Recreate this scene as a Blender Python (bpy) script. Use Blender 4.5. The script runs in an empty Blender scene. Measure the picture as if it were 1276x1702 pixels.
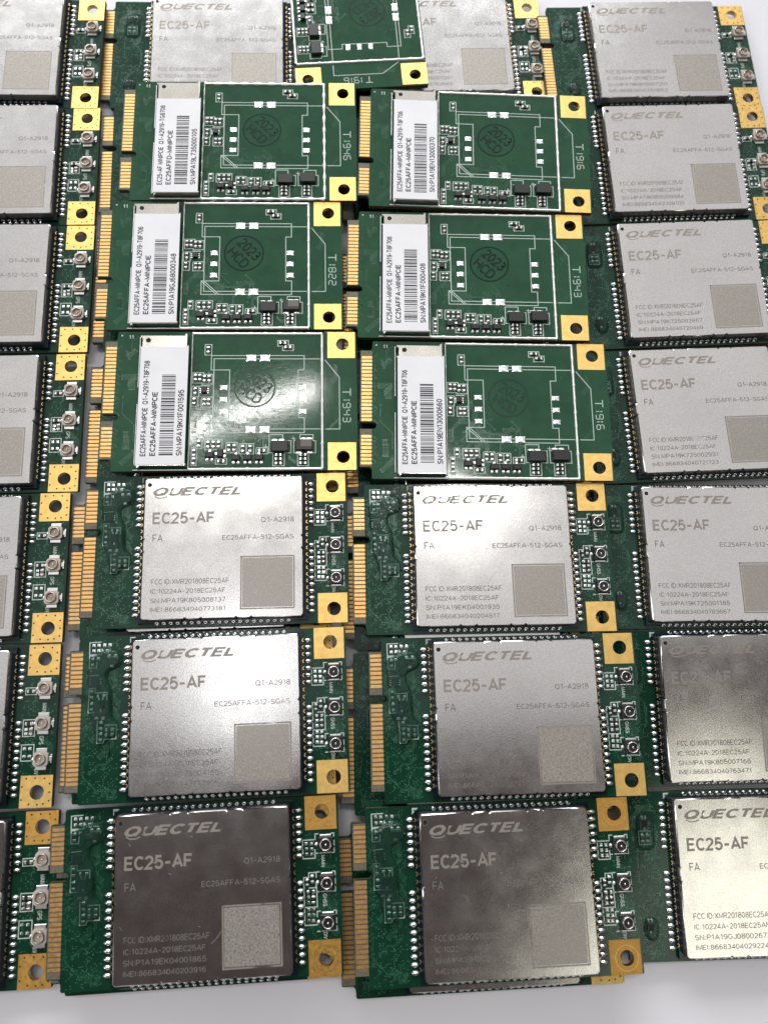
import bpy, math, random
from mathutils import Matrix, Vector, Euler
from mathutils.geometry import tessellate_polygon
R = math.radians
MM = 0.001
sc = bpy.context.scene
col = sc.collection

# ------------------------------------------------------------------ camera
cd = bpy.data.cameras.new('camera'); cam = bpy.data.objects.new('camera', cd); col.objects.link(cam)
CAM_ROT = [[0.999178, 0.00644, -0.040016], [-0.015147, 0.975089, -0.221296], [0.037594, 0.22172, 0.974385]]
cam.matrix_world = Matrix.Translation(Vector((-6.401, -35.397, 155.854)) * MM) @ Matrix(CAM_ROT).to_4x4()
cd.sensor_fit = 'HORIZONTAL'; cd.sensor_width = 36; cd.lens = 1274.24 / 1276 * 36
cd.clip_start = 0.005; cd.clip_end = 50
cd.dof.use_dof = True; cd.dof.focus_distance = 0.152; cd.dof.aperture_fstop = 26
sc.camera = cam
# ------------------------------------------------------------------ light
w = bpy.data.worlds.new('World'); sc.world = w; w.use_nodes = True
bg = w.node_tree.nodes['Background']; bg.inputs[0].default_value = (1.0, 0.78, 0.78, 1); bg.inputs[1].default_value = 0.06
def area(name, loc, target, sx, sy, radiance, color=(1, 1, 1), roll=0):
    l = bpy.data.lights.new(name, 'AREA'); l.shape = 'RECTANGLE'; l.size = sx; l.size_y = sy
    l.energy = radiance * math.pi * sx * sy; l.color = color
    o = bpy.data.objects.new(name, l); col.objects.link(o)
    d = Vector(target) - Vector(loc)
    o.matrix_world = Matrix.Translation(loc) @ d.to_track_quat('-Z', 'Y').to_matrix().to_4x4() @ Matrix.Rotation(R(roll), 4, 'Z')
    return o
area('ceiling_panel', (0.0, 0.94, 1.5), (0.0, 0.94, 0), 2.6, 2.12, 0.62, (0.97, 0.975, 1.0))
area('window', (-0.3, 2.3, 1.05), (0, 0, 0.0), 2.4, 1.0, 7.5, (0.95, 0.98, 1.0))
area('tube_lamp', (-0.225, 0.535, 1.44), (-0.225, 0.535, 0), 0.34, 0.022, 95, (1.0, 0.98, 0.94), 20)
area('small_tube_lamp', (0.175, 0.435, 1.44), (0.175, 0.435, 0), 0.15, 0.022, 90, (1.0, 0.98, 0.94), -30)
area('ceiling_lamp', (-0.22, 0.0, 1.48), (0, 0, 0), 0.24, 0.18, 1.9, (0.95, 0.96, 1.0))
area('side_lamp', (0.72, -0.66, 1.45), (0, 0, 0), 0.56, 0.42, 1.5, (1.0, 0.99, 0.86))
area('fill_light', (-1.5, -0.35, 1.15), (0, 0, 0), 0.8, 0.8, 3.4, (0.97, 0.98, 1.0))  # added fill, no known source: brightens table and front edges, outside the shield reflections
sc.view_settings.view_transform = 'Standard'; sc.view_settings.look = 'None'
sc.view_settings.exposure = 0.22; sc.view_settings.gamma = 1
sc.cycles.max_bounces = 8; sc.cycles.glossy_bounces = 4; sc.cycles.transparent_max_bounces = 8
sc.cycles.caustics_reflective = False

# ------------------------------------------------------------------ materials
def mat(name, color, rough=0.5, metal=0.0, coat=0.0, spec=0.5):
    m = bpy.data.materials.new(name); m.use_nodes = True
    b = m.node_tree.nodes['Principled BSDF']
    b.inputs['Base Color'].default_value = (*color, 1); b.inputs['Roughness'].default_value = rough
    b.inputs['Metallic'].default_value = metal; b.inputs['Coat Weight'].default_value = coat
    b.inputs['Specular IOR Level'].default_value = spec
    b.inputs['Coat Roughness'].default_value = 0.12
    return m
class N:
    def __init__(s, m): s.t = m.node_tree; s.b = s.t.nodes['Principled BSDF']
    def new(s, ty, **k):
        n = s.t.nodes.new(ty)
        for a, v in k.items():
            if hasattr(n, a) and a not in ('Scale', 'Detail'): setattr(n, a, v)
            else: n.inputs[a].default_value = v
        return n
    def link(s, a, b): s.t.links.new(a, b)
    def coords(s, scale=(1, 1, 1), rnd=True):
        tc = s.new('ShaderNodeTexCoord'); mp = s.new('ShaderNodeMapping'); mp.inputs['Scale'].default_value = [c * 1000 for c in scale]
        if rnd:
            gi = s.new('ShaderNodeNewGeometry')
            oi = s.new('ShaderNodeObjectInfo'); ml = s.new('ShaderNodeMath', operation='MULTIPLY'); ml.inputs[1].default_value = 90
            s.link(oi.outputs['Random'], ml.inputs[0])
            cb = s.new('ShaderNodeCombineXYZ'); s.link(ml.outputs[0], cb.inputs[0]); s.link(ml.outputs[0], cb.inputs[1])
            s.link(cb.outputs[0], mp.inputs['Location'])
        s.link(tc.outputs['Object'], mp.inputs['Vector'])
        return mp.outputs[0]
    def noise(s, vec, scale, detail=2.0, rough=0.5):
        n = s.new('ShaderNodeTexNoise'); n.inputs['Scale'].default_value = scale; n.inputs['Detail'].default_value = detail
        n.inputs['Roughness'].default_value = rough
        s.link(vec, n.inputs['Vector']); return n.outputs['Fac']
    def ramp(s, fac, stops):
        r = s.new('ShaderNodeValToRGB'); e = r.color_ramp.elements
        while len(e) < len(stops): e.new(0.5)
        for i, (p, c) in enumerate(stops):
            e[i].position = p; e[i].color = (*c, 1) if isinstance(c, tuple) else (c, c, c, 1)
        s.link(fac, r.inputs[0]); return r.outputs[0]
    def bump(s, h, strength, dist):
        b = s.new('ShaderNodeBump'); b.inputs['Strength'].default_value = strength; b.inputs['Distance'].default_value = dist
        s.link(h, b.inputs['Height']); s.link(b.outputs[0], s.b.inputs['Normal']); return b

M = {}
# green solder mask
def solder_mask(name, c0, c1):
    m = mat(name, c0, 0.30, 0, 0.0, 0.35); n = N(m); v = n.coords()
    f = n.noise(v, 0.22, 3, 0.55)
    n.link(n.ramp(f, [(0.35, c0), (0.65, c1)]), n.b.inputs['Base Color'])
    f2 = n.noise(v, 1.3, 3, 0.6)
    n.link(n.ramp(f2, [(0.3, 0.06), (0.7, 0.11)]), n.b.inputs['Roughness'])
    wv = n.noise(n.coords((0.5, 5, 1)), 1.0, 2, 0.6)
    ad = n.new('ShaderNodeMath', operation='MULTIPLY_ADD'); n.link(wv, ad.inputs[0]); ad.inputs[1].default_value = 0.5; n.link(f2, ad.inputs[2])
    n.bump(ad.outputs[0], 0.18, 0.000018)
    return m
M['mask'] = solder_mask('green_solder_mask', (0.005, 0.034, 0.019), (0.008, 0.050, 0.026))
M['mask_back'] = solder_mask('leaf_green_solder_mask', (0.012, 0.064, 0.030), (0.017, 0.084, 0.037))
M['mask_dark'] = solder_mask('dark_module_mask', (0.004, 0.010, 0.018), (0.006, 0.016, 0.024))
M['trace'] = mat('masked_copper_trace', (0.017, 0.095, 0.047), 0.25, 0, 0, 0.6)
M['via'] = mat('via_mouth', (0.004, 0.018, 0.010), 0.4)
M['via_shine'] = mat('tented_via', (0.06, 0.19, 0.12), 0.2, 0, 0, 0.9)
# bare laminate
m = mat('bare_laminate', (0.15, 0.125, 0.085), 0.5); n = N(m); v = n.coords((1, 1, 1))
n.link(n.ramp(n.noise(v, 2.2, 3), [(0.3, (0.10, 0.08, 0.05)), (0.7, (0.19, 0.165, 0.115))]), n.b.inputs['Base Color']); M['fr4'] = m
m = mat('board_edge', (0.10, 0.085, 0.04), 0.7); n = N(m); v = n.coords((0.4, 0.4, 8))
n.link(n.ramp(n.noise(v, 1.0, 2), [(0.35, (0.035, 0.045, 0.018)), (0.7, (0.12, 0.105, 0.05))]), n.b.inputs['Base Color']); M['edge'] = m
# gold
def gold(name, c, r, spots=0.0):
    m = mat(name, c, r, 1); n = N(m); v = n.coords()
    f = n.noise(v, 0.7, 4, 0.6)
    dk = tuple(x * 0.80 for x in c)
    rp = n.ramp(f, [(0.3, dk), (0.65, c)])
    if spots:
        s2 = n.noise(v, 2.6, 3, 0.7); k = n.ramp(s2, [(0.60, 0.0), (0.70, spots)])
        mx = n.new('ShaderNodeMix', data_type='RGBA'); n.link(k, mx.inputs[0]); n.link(rp, mx.inputs[6]); mx.inputs[7].default_value = (0.16, 0.07, 0.015, 1)
        n.link(mx.outputs[2], n.b.inputs['Base Color'])
    else: n.link(rp, n.b.inputs['Base Color'])
    n.link(n.ramp(n.noise(v, 1.6, 3), [(0.3, r * 0.85), (0.7, r * 1.25)]), n.b.inputs['Roughness'])
    n.bump(n.noise(v, 6, 2), 0.12, 0.00003)
    return m
M['gold'] = gold('immersion_gold', (0.98, 0.66, 0.22), 0.42)
M['gold_stained'] = gold('stained_gold', (0.80, 0.46, 0.12), 0.46, 0.8)
M['finger'] = gold('edge_contact_gold', (0.92, 0.54, 0.20), 0.38)
M['gold_rim'] = mat('gold_rim', (0.85, 0.62, 0.28), 0.3, 1)
# shield metal
def shield_nodes(m, c=(0.70, 0.685, 0.66)):
    n = N(m); v = n.coords()
    big = n.noise(v, 0.06, 3, 0.55)
    tint = n.ramp(big, [(0.3, tuple(x * 0.96 for x in c)), (0.7, tuple(min(1, x * 1.05) for x in c))])
    grain = n.noise(v, 3.6, 2, 0.75)
    gr = n.ramp(grain, [(0.33, 0.84), (0.67, 1.08)])
    mx = n.new('ShaderNodeMix', data_type='RGBA', blend_type='MULTIPLY'); mx.inputs[0].default_value = 1
    n.link(tint, mx.inputs[6]); n.link(gr, mx.inputs[7])
    n.link(mx.outputs[2], n.b.inputs['Base Color'])
    n.link(n.ramp(n.noise(v, 0.25, 4, 0.6), [(0.3, 0.15), (0.7, 0.21)]), n.b.inputs['Roughness'])
    br = n.coords((9, 0.35, 1)); b1 = n.noise(br, 1.0, 2)
    ad = n.new('ShaderNodeMath', operation='MULTIPLY_ADD'); n.link(b1, ad.inputs[0]); ad.inputs[1].default_value = 0.18; n.link(grain, ad.inputs[2])
    n.bump(ad.outputs[0], 0.16, 0.00003)
    return n
M['shield'] = mat('nickel_silver_shield', (0.7, 0.69, 0.67), 0.32, 1); shield_nodes(M['shield'])
M['can'] = mat('tinned_can', (0.7, 0.68, 0.62), 0.4, 1); shield_nodes(M['can'], (0.74, 0.71, 0.62))
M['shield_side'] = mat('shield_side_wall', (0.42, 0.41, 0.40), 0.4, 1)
# laser engraving: rough metal which wears off in patches
def engraving(name, col_, rough, lo, hi, sc_=0.10, floor=0.12):
    m = mat(name, col_, rough, 0.5); n = N(m); v = n.coords()
    out = n.t.nodes['Material Output']
    tr = n.new('ShaderNodeBsdfTransparent'); ms = n.new('ShaderNodeMixShader')
    f = n.noise(v, sc_, 4, 0.65)
    n.link(n.ramp(f, [(lo, floor), (hi, 1.0)]), ms.inputs[0])
    n.link(tr.outputs[0], ms.inputs[1]); n.link(n.b.outputs[0], ms.inputs[2]); n.link(ms.outputs[0], out.inputs[0])
    return m
M['engrave'] = engraving('laser_engraving', (0.33, 0.295, 0.26), 0.6, 0.31, 0.41)
M['engrave_fine'] = engraving('fine_laser_engraving', (0.22, 0.20, 0.185), 0.6, 0.31, 0.41)
M['patch'] = engraving('engraved_square', (0.44, 0.405, 0.36), 0.55, 0.34, 0.62, 2.8, 0.45)
M['scratch'] = mat('scratch', (0.5, 0.49, 0.48), 0.5, 0.7)
m = mat('solder', (0.86, 0.87, 0.88), 0.2, 1); n = N(m); v = n.coords(); n.bump(n.noise(v, 2.0, 3), 0.3, 0.0001)
n.link(n.ramp(n.noise(v, 1.1, 2), [(0.3, 0.14), (0.7, 0.38)]), n.b.inputs['Roughness']); M['solder'] = m
M['tin'] = mat('tin_plate', (0.84, 0.84, 0.82), 0.32, 1)
m = mat('solder_bead', (0.90, 0.90, 0.86), 0.45, 0.75); n = N(m); v = n.coords(); n.bump(n.noise(v, 1.2, 4, 0.6), 0.5, 0.00015); M['bead'] = m
M['silk'] = mat('silkscreen_ink', (0.52, 0.62, 0.55), 0.6)
m = mat('label_paper', (0.8, 0.8, 0.85), 0.5); n = N(m); v = n.coords()
n.link(n.ramp(n.noise(v, 0.15, 3), [(0.3, (0.82, 0.82, 0.85)), (0.7, (0.88, 0.88, 0.90))]), n.b.inputs['Base Color']); n.bump(n.noise(v, 0.5, 3), 0.15, 0.0002); M['paper'] = m
M['ink'] = mat('label_print', (0.03, 0.022, 0.03), 0.6)
M['barink'] = mat('barcode_print', (0.055, 0.05, 0.06), 0.6)
m = mat('chip_epoxy', (0.012, 0.011, 0.013), 0.42); n = N(m); n.bump(n.noise(n.coords(), 4, 2), 0.2, 0.00004); M['chip'] = m
M['chipgrey'] = mat('etched_chip_top', (0.16, 0.14, 0.13), 0.6)
M['resbody'] = mat('resistor_body', (0.02, 0.017, 0.016), 0.35)
M['capbody'] = mat('capacitor_body', (0.20, 0.14, 0.10), 0.45)
M['black'] = mat('black_housing', (0.012, 0.011, 0.011), 0.4)
M['beige'] = mat('beige_housing', (0.56, 0.49, 0.42), 0.5)
M['hole'] = mat('dark_hole', (0.008, 0.008, 0.008), 0.8)
M['ring'] = mat('bright_ring', (0.82, 0.80, 0.78), 0.22, 1)
M['ring_b'] = mat('brass_ring', (0.50, 0.42, 0.36), 0.30, 1)
M['pin'] = mat('gold_pin', (0.95, 0.74, 0.42), 0.25, 1)
M['stampink'] = mat('stamp_ink', (0.001, 0.014, 0.011), 0.5, 0, 0, 0.15)
M['stampfaint'] = mat('faint_stamp_ink', (0.005, 0.036, 0.020), 0.3, 0, 0, 0.25)
# conformal glue
m = mat('clear_glue', (0.022, 0.06, 0.045), 0.12, 0, 0, 0.5); n = N(m); v = n.coords()
n.bump(n.noise(v, 0.5, 3), 0.5, 0.0004)
tr = n.new('ShaderNodeBsdfTransparent'); tr.inputs[0].default_value = (0.72, 0.88, 0.80, 1)
ms = n.new('ShaderNodeMixShader'); n.link(n.ramp(n.noise(v, 0.35, 3), [(0.35, 0.35), (0.7, 0.62)]), ms.inputs[0])
n.link(tr.outputs[0], ms.inputs[1]); n.link(n.b.outputs[0], ms.inputs[2]); n.link(ms.outputs[0], n.t.nodes['Material Output'].inputs[0]); M['glue'] = m
m = mat('white_table', (0.85, 0.84, 0.87), 0.45); n = N(m); v = n.coords((1, 1, 1), False)
n.link(n.ramp(n.noise(v, 0.012, 4, 0.6), [(0.3, (0.82, 0.81, 0.85)), (0.7, (0.89, 0.88, 0.91))]), n.b.inputs['Base Color'])
n.bump(n.noise(v, 0.3, 4), 0.12, 0.0004); M['table'] = m

# ------------------------------------------------------------------ mesh builder (card millimetres: u right, v down, h up)
def P(u, v, h): return ((u - 25.5) * MM, (15 - v) * MM, h * MM)
class MB:
    def __init__(s): s.v = []; s.f = []; s.m = []; s.sm = []
    def add(s, vs, fs, mi=0, smooth=False):
        b = len(s.v); s.v += [P(*p) for p in vs]
        for f in fs: s.f.append([b + i for i in f]); s.m.append(mi); s.sm.append(smooth)
    def plate(s, polys, h0, h1, mi=0, side=None, bottom=True):
        side = mi if side is None else side
        tri = tessellate_polygon([[Vector((x, -y, 0)) for x, y in p] for p in polys])
        flat = [q for p in polys for q in p]; nn = len(flat)
        def orient(t):
            (ax, ay), (bx, by), (cx, cy) = (flat[i] for i in t)
            return t if (bx - ax) * (-(cy - ay)) - (-(by - ay)) * (cx - ax) > 0 else t[::-1]
        tri = [orient(tuple(t)) for t in tri]
        s.add([(x, y, h1) for x, y in flat], tri, mi)
        if h0 is None: return
        if bottom: s.add([(x, y, h0) for x, y in flat], [t[::-1] for t in tri], mi)
        for k, p in enumerate(polys):
            a = sum(p[i][0] * -p[(i + 1) % len(p)][1] - p[(i + 1) % len(p)][0] * -p[i][1] for i in range(len(p)))
            ccw = a > 0
            if k > 0: ccw = not ccw
            n = len(p); vs = [(x, y, h0) for x, y in p] + [(x, y, h1) for x, y in p]
            fs = [(i, (i + 1) % n, n + (i + 1) % n, n + i) for i in range(n)]
            if not ccw: fs = [f[::-1] for f in fs]
            s.add(vs, fs, side)
    def box(s, u0, v0, u1, v1, h0, h1, mi=0, bev=0.0):
        if bev <= 0:
            s.plate([[(u0, v0), (u1, v0), (u1, v1), (u0, v1)]], h0, h1, mi, bottom=False); return
        b = bev
        lo = [(u0, v0), (u1, v0), (u1, v1), (u0, v1)]; hi = [(u0 + b, v0 + b), (u1 - b, v0 + b), (u1 - b, v1 - b), (u0 + b, v1 - b)]
        vs = [(x, y, h0) for x, y in lo] + [(x, y, h1 - b) for x, y in lo] + [(x, y, h1) for x, y in hi]
        fs = []
        for r in (0, 4):
            for i in range(4): fs.append((r + i, r + i + 4, r + 4 + (i + 1) % 4, r + (i + 1) % 4))
        fs.append((11, 10, 9, 8))
        s.add(vs, fs, mi)
    def rect(s, u0, v0, u1, v1, h, mi=0):
        s.add([(u0, v0, h), (u0, v1, h), (u1, v1, h), (u1, v0, h)], [(0, 1, 2, 3)], mi)
    def ribbon(s, pts, wd, h, mi=0, closed=False, thick=None):
        n = len(pts)
        for i in range(n if closed else n - 1):
            (x0, y0), (x1, y1) = pts[i], pts[(i + 1) % n]
            dx, dy = x1 - x0, y1 - y0; L = math.hypot(dx, dy)
            if L < 1e-6: continue
            dx, dy = dx / L * wd / 2, dy / L * wd / 2
            x0 -= dx; y0 -= dy; x1 += dx; y1 += dy
            q = [(x0 - dy, y0 + dx), (x1 - dy, y1 + dx), (x1 + dy, y1 - dx), (x0 + dy, y0 - dx)]
            hh = h + (i % 3) * 0.0012
            if thick: s.plate([q], h - thick, hh, mi, bottom=False)
            else: s.add([(a, b, hh) for a, b in q], [(0, 1, 2, 3)], mi)
    def disc(s, u, v, r, h, mi=0, n=12, ru=None):
        ru = ru or r
        s.add([(u + ru * math.cos(2 * math.pi * i / n), v - r * math.sin(2 * math.pi * i / n), h) for i in range(n)], [tuple(range(n))], mi)
    def ringflat(s, u, v, r0, r1, h, mi=0, n=20, a0=0, a1=2 * math.pi):
        full = abs(a1 - a0 - 2 * math.pi) < 1e-6; k = n if full else n + 1
        vs = []
        for i in range(k):
            a = a0 + (a1 - a0) * i / n; c, d = math.cos(a), -math.sin(a)
            vs += [(u + r0 * c, v + r0 * d, h), (u + r1 * c, v + r1 * d, h)]
        s.add(vs, [(2 * i, 2 * i + 1, (2 * i + 3) % (2 * k), (2 * i + 2) % (2 * k)) for i in range(n)], mi)
    def lathe(s, u, v, prof, mi=0, n=16, smooth=True):
        vs = []; k = len(prof)
        for i in range(n):
            a = 2 * math.pi * i / n
            for r, h in prof: vs.append((u + r * math.cos(a), v - r * math.sin(a), h))
        fs = []
        for i in range(n):
            j = (i + 1) % n
            for q in range(k - 1): fs.append((i * k + q, j * k + q, j * k + q + 1, i * k + q + 1))
        s.add(vs, fs, mi, smooth)
    def dome(s, u, v, ru, rv, hh, h0=0.0, mi=0, n=10, rings=4):
        vs = []
        for r in range(rings):
            a = r / rings * math.pi / 2
            for i in range(n):
                t = 2 * math.pi * i / n
                vs.append((u + ru * math.cos(a) * math.cos(t), v - rv * math.cos(a) * math.sin(t), h0 + hh * math.sin(a)))
        vs.append((u, v, h0 + hh)); fs = []
        for r in range(rings - 1):
            for i in range(n): fs.append((r * n + i, r * n + (i + 1) % n, (r + 1) * n + (i + 1) % n, (r + 1) * n + i))
        b = (rings - 1) * n
        for i in range(n): fs.append((b + i, b + (i + 1) % n, rings * n))
        s.add(vs, fs, mi, True)
    def text(s, txt, u0, v0, u1, v1, h, mi=0, mode='h', st=0.13, shear=0.0):
        V, F = glyphs(txt, st, shear)
        out = []
        for x, y, l in V:
            hh = h + l * 0.0012
            if mode == 'h': out.append((u0 + x * (u1 - u0), v1 - y * (v1 - v0), hh))
            elif mode == 'up': out.append((u1 - y * (u1 - u0), v1 - x * (v1 - v0), hh))     # reads upward, tops to the left
            else: out.append((u0 + y * (u1 - u0), v0 + x * (v1 - v0), hh))                    # reads downward, tops to the right
        s.add(out, F, mi)
    def mesh(s, name, mats):
        me = bpy.data.meshes.new(name); me.from_pydata(s.v, [], s.f)
        for m_ in mats: me.materials.append(M[m_])
        me.polygons.foreach_set('material_index', s.m); me.polygons.foreach_set('use_smooth', s.sm)
        me.update(); return me

# single-stroke sans lettering, grown into flat mitred strips
def _arc(cx, cy, rx, ry, a0, a1, n=8): return [(cx + rx * math.cos(R(a0 + (a1 - a0) * i / n)), cy + ry * math.sin(R(a0 + (a1 - a0) * i / n))) for i in range(n + 1)]
_bowl = lambda y0, y1, x0=.36, w_=.24: [(0, y1), (x0, y1)] + _arc(x0, (y0 + y1) / 2, w_, (y1 - y0) / 2, 80, -80, 6) + [(x0, y0), (0, y0)]
GL = {
 'A': (.70, [[(0, 0), (.35, 1), (.70, 0)], [(.12, .30), (.58, .30)]]),
 'B': (.60, [[(0, 0), (0, 1)], _bowl(.52, 1, .32, .23), _bowl(0, .52, .34, .26)]),
 'C': (.58, [_arc(.33, .5, .33, .5, 42, 318, 16)]),
 'D': (.64, [[(0, 0), (0, 1)], [(0, 1), (.26, 1)] + _arc(.26, .5, .38, .5, 85, -85, 10) + [(.26, 0), (0, 0)]]),
 'E': (.56, [[(.56, 1), (0, 1), (0, 0), (.56, 0)], [(0, .52), (.50, .52)]]),
 'F': (.54, [[(.54, 1), (0, 1), (0, 0)], [(0, .50), (.46, .50)]]),
 'G': (.68, [_arc(.35, .5, .35, .5, 42, 345, 16) + [(.69, .44), (.40, .44)]]),
 'H': (.62, [[(0, 0), (0, 1)], [(.62, 0), (.62, 1)], [(0, .52), (.62, .52)]]),
 'I': (.08, [[(.04, 0), (.04, 1)]]),
 'J': (.46, [[(.46, 1), (.46, .26)] + _arc(.23, .24, .23, .24, 0, -180, 6)]),
 'K': (.60, [[(0, 0), (0, 1)], [(.58, 1), (0, .36)], [(.20, .56), (.62, 0)]]),
 'L': (.50, [[(0, 1), (0, 0), (.50, 0)]]),
 'M': (.72, [[(0, 0), (0, 1), (.36, .12), (.72, 1), (.72, 0)]]),
 'N': (.62, [[(0, 0), (0, 1), (.62, 0), (.62, 1)]]),
 'P': (.58, [[(0, 0), (0, 1)], _bowl(.44, 1, .32, .26)]),
 'Q': (.78, [_arc(.36, .5, .36, .5, 90, 450, 18), [(.44, .24), (.72, -.04)]]),
 'R': (.62, [[(0, 0), (0, 1)], _bowl(.46, 1, .32, .26), [(.34, .46), (.60, 0)]]),
 'S': (.60, [_arc(.30, .745, .27, .255, 25, 270, 9) + _arc(.30, .25, .30, .25, 80, -155, 9)]),
 'T': (.62, [[(0, 1), (.62, 1)], [(.31, 1), (.31, 0)]]),
 'U': (.62, [[(0, 1), (0, .30)] + _arc(.31, .30, .31, .30, 180, 360, 8) + [(.62, 1)]]),
 'V': (.66, [[(0, 1), (.33, 0), (.66, 1)]]),
 'X': (.64, [[(0, 1), (.64, 0)], [(0, 0), (.64, 1)]]),
 '0': (.52, [_arc(.26, .5, .26, .5, 90, 450, 16)]),
 '1': (.38, [[(.04, .78), (.26, 1), (.26, 0)]]),
 '2': (.54, [_arc(.27, .73, .26, .27, 165, -35, 8) + [(0, 0), (.54, 0)]]),
 '3': (.54, [_arc(.26, .76, .23, .24, 155, -85, 8) + _arc(.26, .27, .27, .27, 80, -160, 9)]),
 '4': (.56, [[(.42, 0), (.42, 1), (0, .27), (.56, .27)]]),
 '5': (.54, [[(.48, 1), (.09, 1), (.04, .52)] + _arc(.26, .32, .27, .32, 135, -155, 10)]),
 '6': (.54, [_arc(.30, .52, .28, .48, 50, 190, 8) + [(.02, .30)], _arc(.27, .30, .26, .30, 90, 450, 14)]),
 '7': (.52, [[(0, 1), (.52, 1), (.18, 0)]]),
 '8': (.54, [_arc(.27, .755, .22, .245, -90, 270, 12), _arc(.27, .26, .27, .26, 90, 450, 14)]),
 '9': (.54, [_arc(.24, .48, .28, .48, -130, 10, 8) + [(.52, .70)], _arc(.27, .70, .26, .30, 90, 450, 14)]),
 '-': (.40, [[(0, .42), (.40, .42)]]),
 ':': (.16, [[(.08, .02), (.08, .15)], [(.08, .60), (.08, .73)]]),
}
_g = {}
def glyphs(txt, st, shear):
    """st: stroke width over cap height"""
    k = (txt, st, shear)
    if k in _g: return _g[k]
    V = []; F = []; x = 0; gap = .17 + st * .30; lvl = []
    for ch in txt:
        if ch == ' ': x += .38; continue
        wd, strokes = GL[ch]
        for si, p in enumerate(strokes):
            closed = len(p) > 6 and math.hypot(p[0][0] - p[-1][0], p[0][1] - p[-1][1]) < 1e-4
            q = p[:-1] if closed else list(p); n = len(q); b0 = len(V); h = st / 2
            for i in range(n):
                a = q[(i - 1) % n] if (closed or i) else None; c = q[(i + 1) % n] if (closed or i < n - 1) else None; o = q[i]
                def un(u_, v_):
                    L = math.hypot(v_[0] - u_[0], v_[1] - u_[1]) or 1e-9; return ((v_[0] - u_[0]) / L, (v_[1] - u_[1]) / L)
                d0 = un(a, o) if a else None; d1 = un(o, c) if c else None
                if d0 is None: d0 = d1
                if d1 is None: d1 = d0
                nx, ny = -(d0[1] + d1[1]), d0[0] + d1[0]; L = math.hypot(nx, ny) or 1e-9; nx /= L; ny /= L
                m_ = h / max(.45, nx * -d0[1] + ny * d0[0]); y = o[1]; ex = ey = 0
                # keep inside the cap height: shift strokes by scaling y into [h, 1-h]
                yy = h + y * (1 - st)
                V.append((x + o[0] + nx * m_, yy + ny * m_)); V.append((x + o[0] - nx * m_, yy - ny * m_)); lvl += [si, si]
            for i in range(n if closed else n - 1):
                j = (i + 1) % n; F.append((b0 + 2 * i, b0 + 2 * i + 1, b0 + 2 * j + 1, b0 + 2 * j))
        x += wd + gap
    V = [(a + shear * b_, b_) for a, b_ in V]
    def up(f):
        s_ = sum(V[f[i]][0] * V[f[(i + 1) % 4]][1] - V[f[(i + 1) % 4]][0] * V[f[i]][1] for i in range(4)); return f if s_ > 0 else f[::-1]
    F = [up(f) for f in F]
    x0 = min(a for a, _ in V); x1 = max(a for a, _ in V); y0 = 0.0; y1 = 1.0
    V = [((a - x0) / (x1 - x0), b_, l_) for (a, b_), l_ in zip(V, lvl)]
    _g[k] = (V, F); return _g[k]

def put(name, mesh, parent, off=(0, 0, 0), rz=0):
    o = bpy.data.objects.new(name, mesh); col.objects.link(o); o.parent = parent
    o.location = (off[0] * MM, -off[1] * MM, off[2] * MM); o.rotation_euler = (0, 0, rz); return o

# cache of shared meshes
_c = {}
def shared(key, fn):
    if key not in _c: _c[key] = fn()
    return _c[key]

def circ(u, v, r, n=24): return [(u + r * math.cos(2 * math.pi * i / n), v - r * math.sin(2 * math.pi * i / n)) for i in range(n)]
def rrect(u0, v0, u1, v1, r, n=4):
    out = []
    for cx, cy, a0 in ((u1 - r, v0 + r, 90), (u0 + r, v0 + r, 180), (u0 + r, v1 - r, 270), (u1 - r, v1 - r, 0)):
        for i in range(n + 1):
            a = R(a0 + 90 * i / n); out.append((cx + r * math.cos(a), cy - r * math.sin(a)))
    return out

# ---- boards
def board_outline(flip):
    o = [(0.15, 2.6), (2.0, 2.6), (2.35, 2.35), (2.5, 1.9), (2.5, 0.5), (2.7, 0.2), (50.75, 0.2), (50.95, 0.4), (50.95, 29.6), (50.75, 29.8),
         (2.7, 29.8), (2.5, 29.5), (2.5, 28.6), (2.35, 28.0), (2.0, 27.75), (0.15, 27.75), (0.0, 27.6), (0.0, 12.2), (0.15, 12.04),
         (2.9, 12.04), (3.35, 11.7), (3.4, 11.35), (3.3, 11.0), (2.9, 10.68), (0.15, 10.68), (0.0, 10.5), (0.0, 2.75)]
    if flip: o = [(u, 30 - v) for u, v in o][::-1]
    return o
def board_mesh(kind):
    flip = kind == 'back'; b = MB()
    b.plate([board_outline(flip), circ(48.05, 2.9, 1.3), circ(48.05, 27.1, 1.3)], -1.0, 0.0, 0, 1)
    # bare laminate strip under the contacts
    for a, c in ((2.75, 10.55), (12.2, 27.6)):
        a, c = (30 - c, 30 - a) if flip else (a, c)
        b.rect(0.08, a, 2.42 if kind != 'back' else 2.45, c, 0.012, 2)
    return b.mesh('board', ['mask_back' if flip else 'mask', 'edge', 'fr4'])
def finger_mesh(pointed):
    b = MB()
    if pointed: q = [(0.12, 0), (0.5, -0.27), (2.42, -0.27), (2.42, 0.27), (0.5, 0.27)]
    else: q = [(0.32, -0.27), (2.3, -0.27), (2.42, -0.2), (2.42, 0.2), (2.3, 0.27), (0.32, 0.27)]
    b.plate([q], 0.012, 0.055, 0, bottom=False)
    # recentre: the mesh is authored around v = 0 -> local y of v=0 is 15 mm, keep and offset by v
    return b.mesh('gold_finger', ['finger'])
FV_FRONT = [3.42 + 0.8 * i for i in range(8)] + [12.55 + 0.8 * i for i in range(18)]
FV_BACK = [30 - v for v in FV_FRONT]
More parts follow.
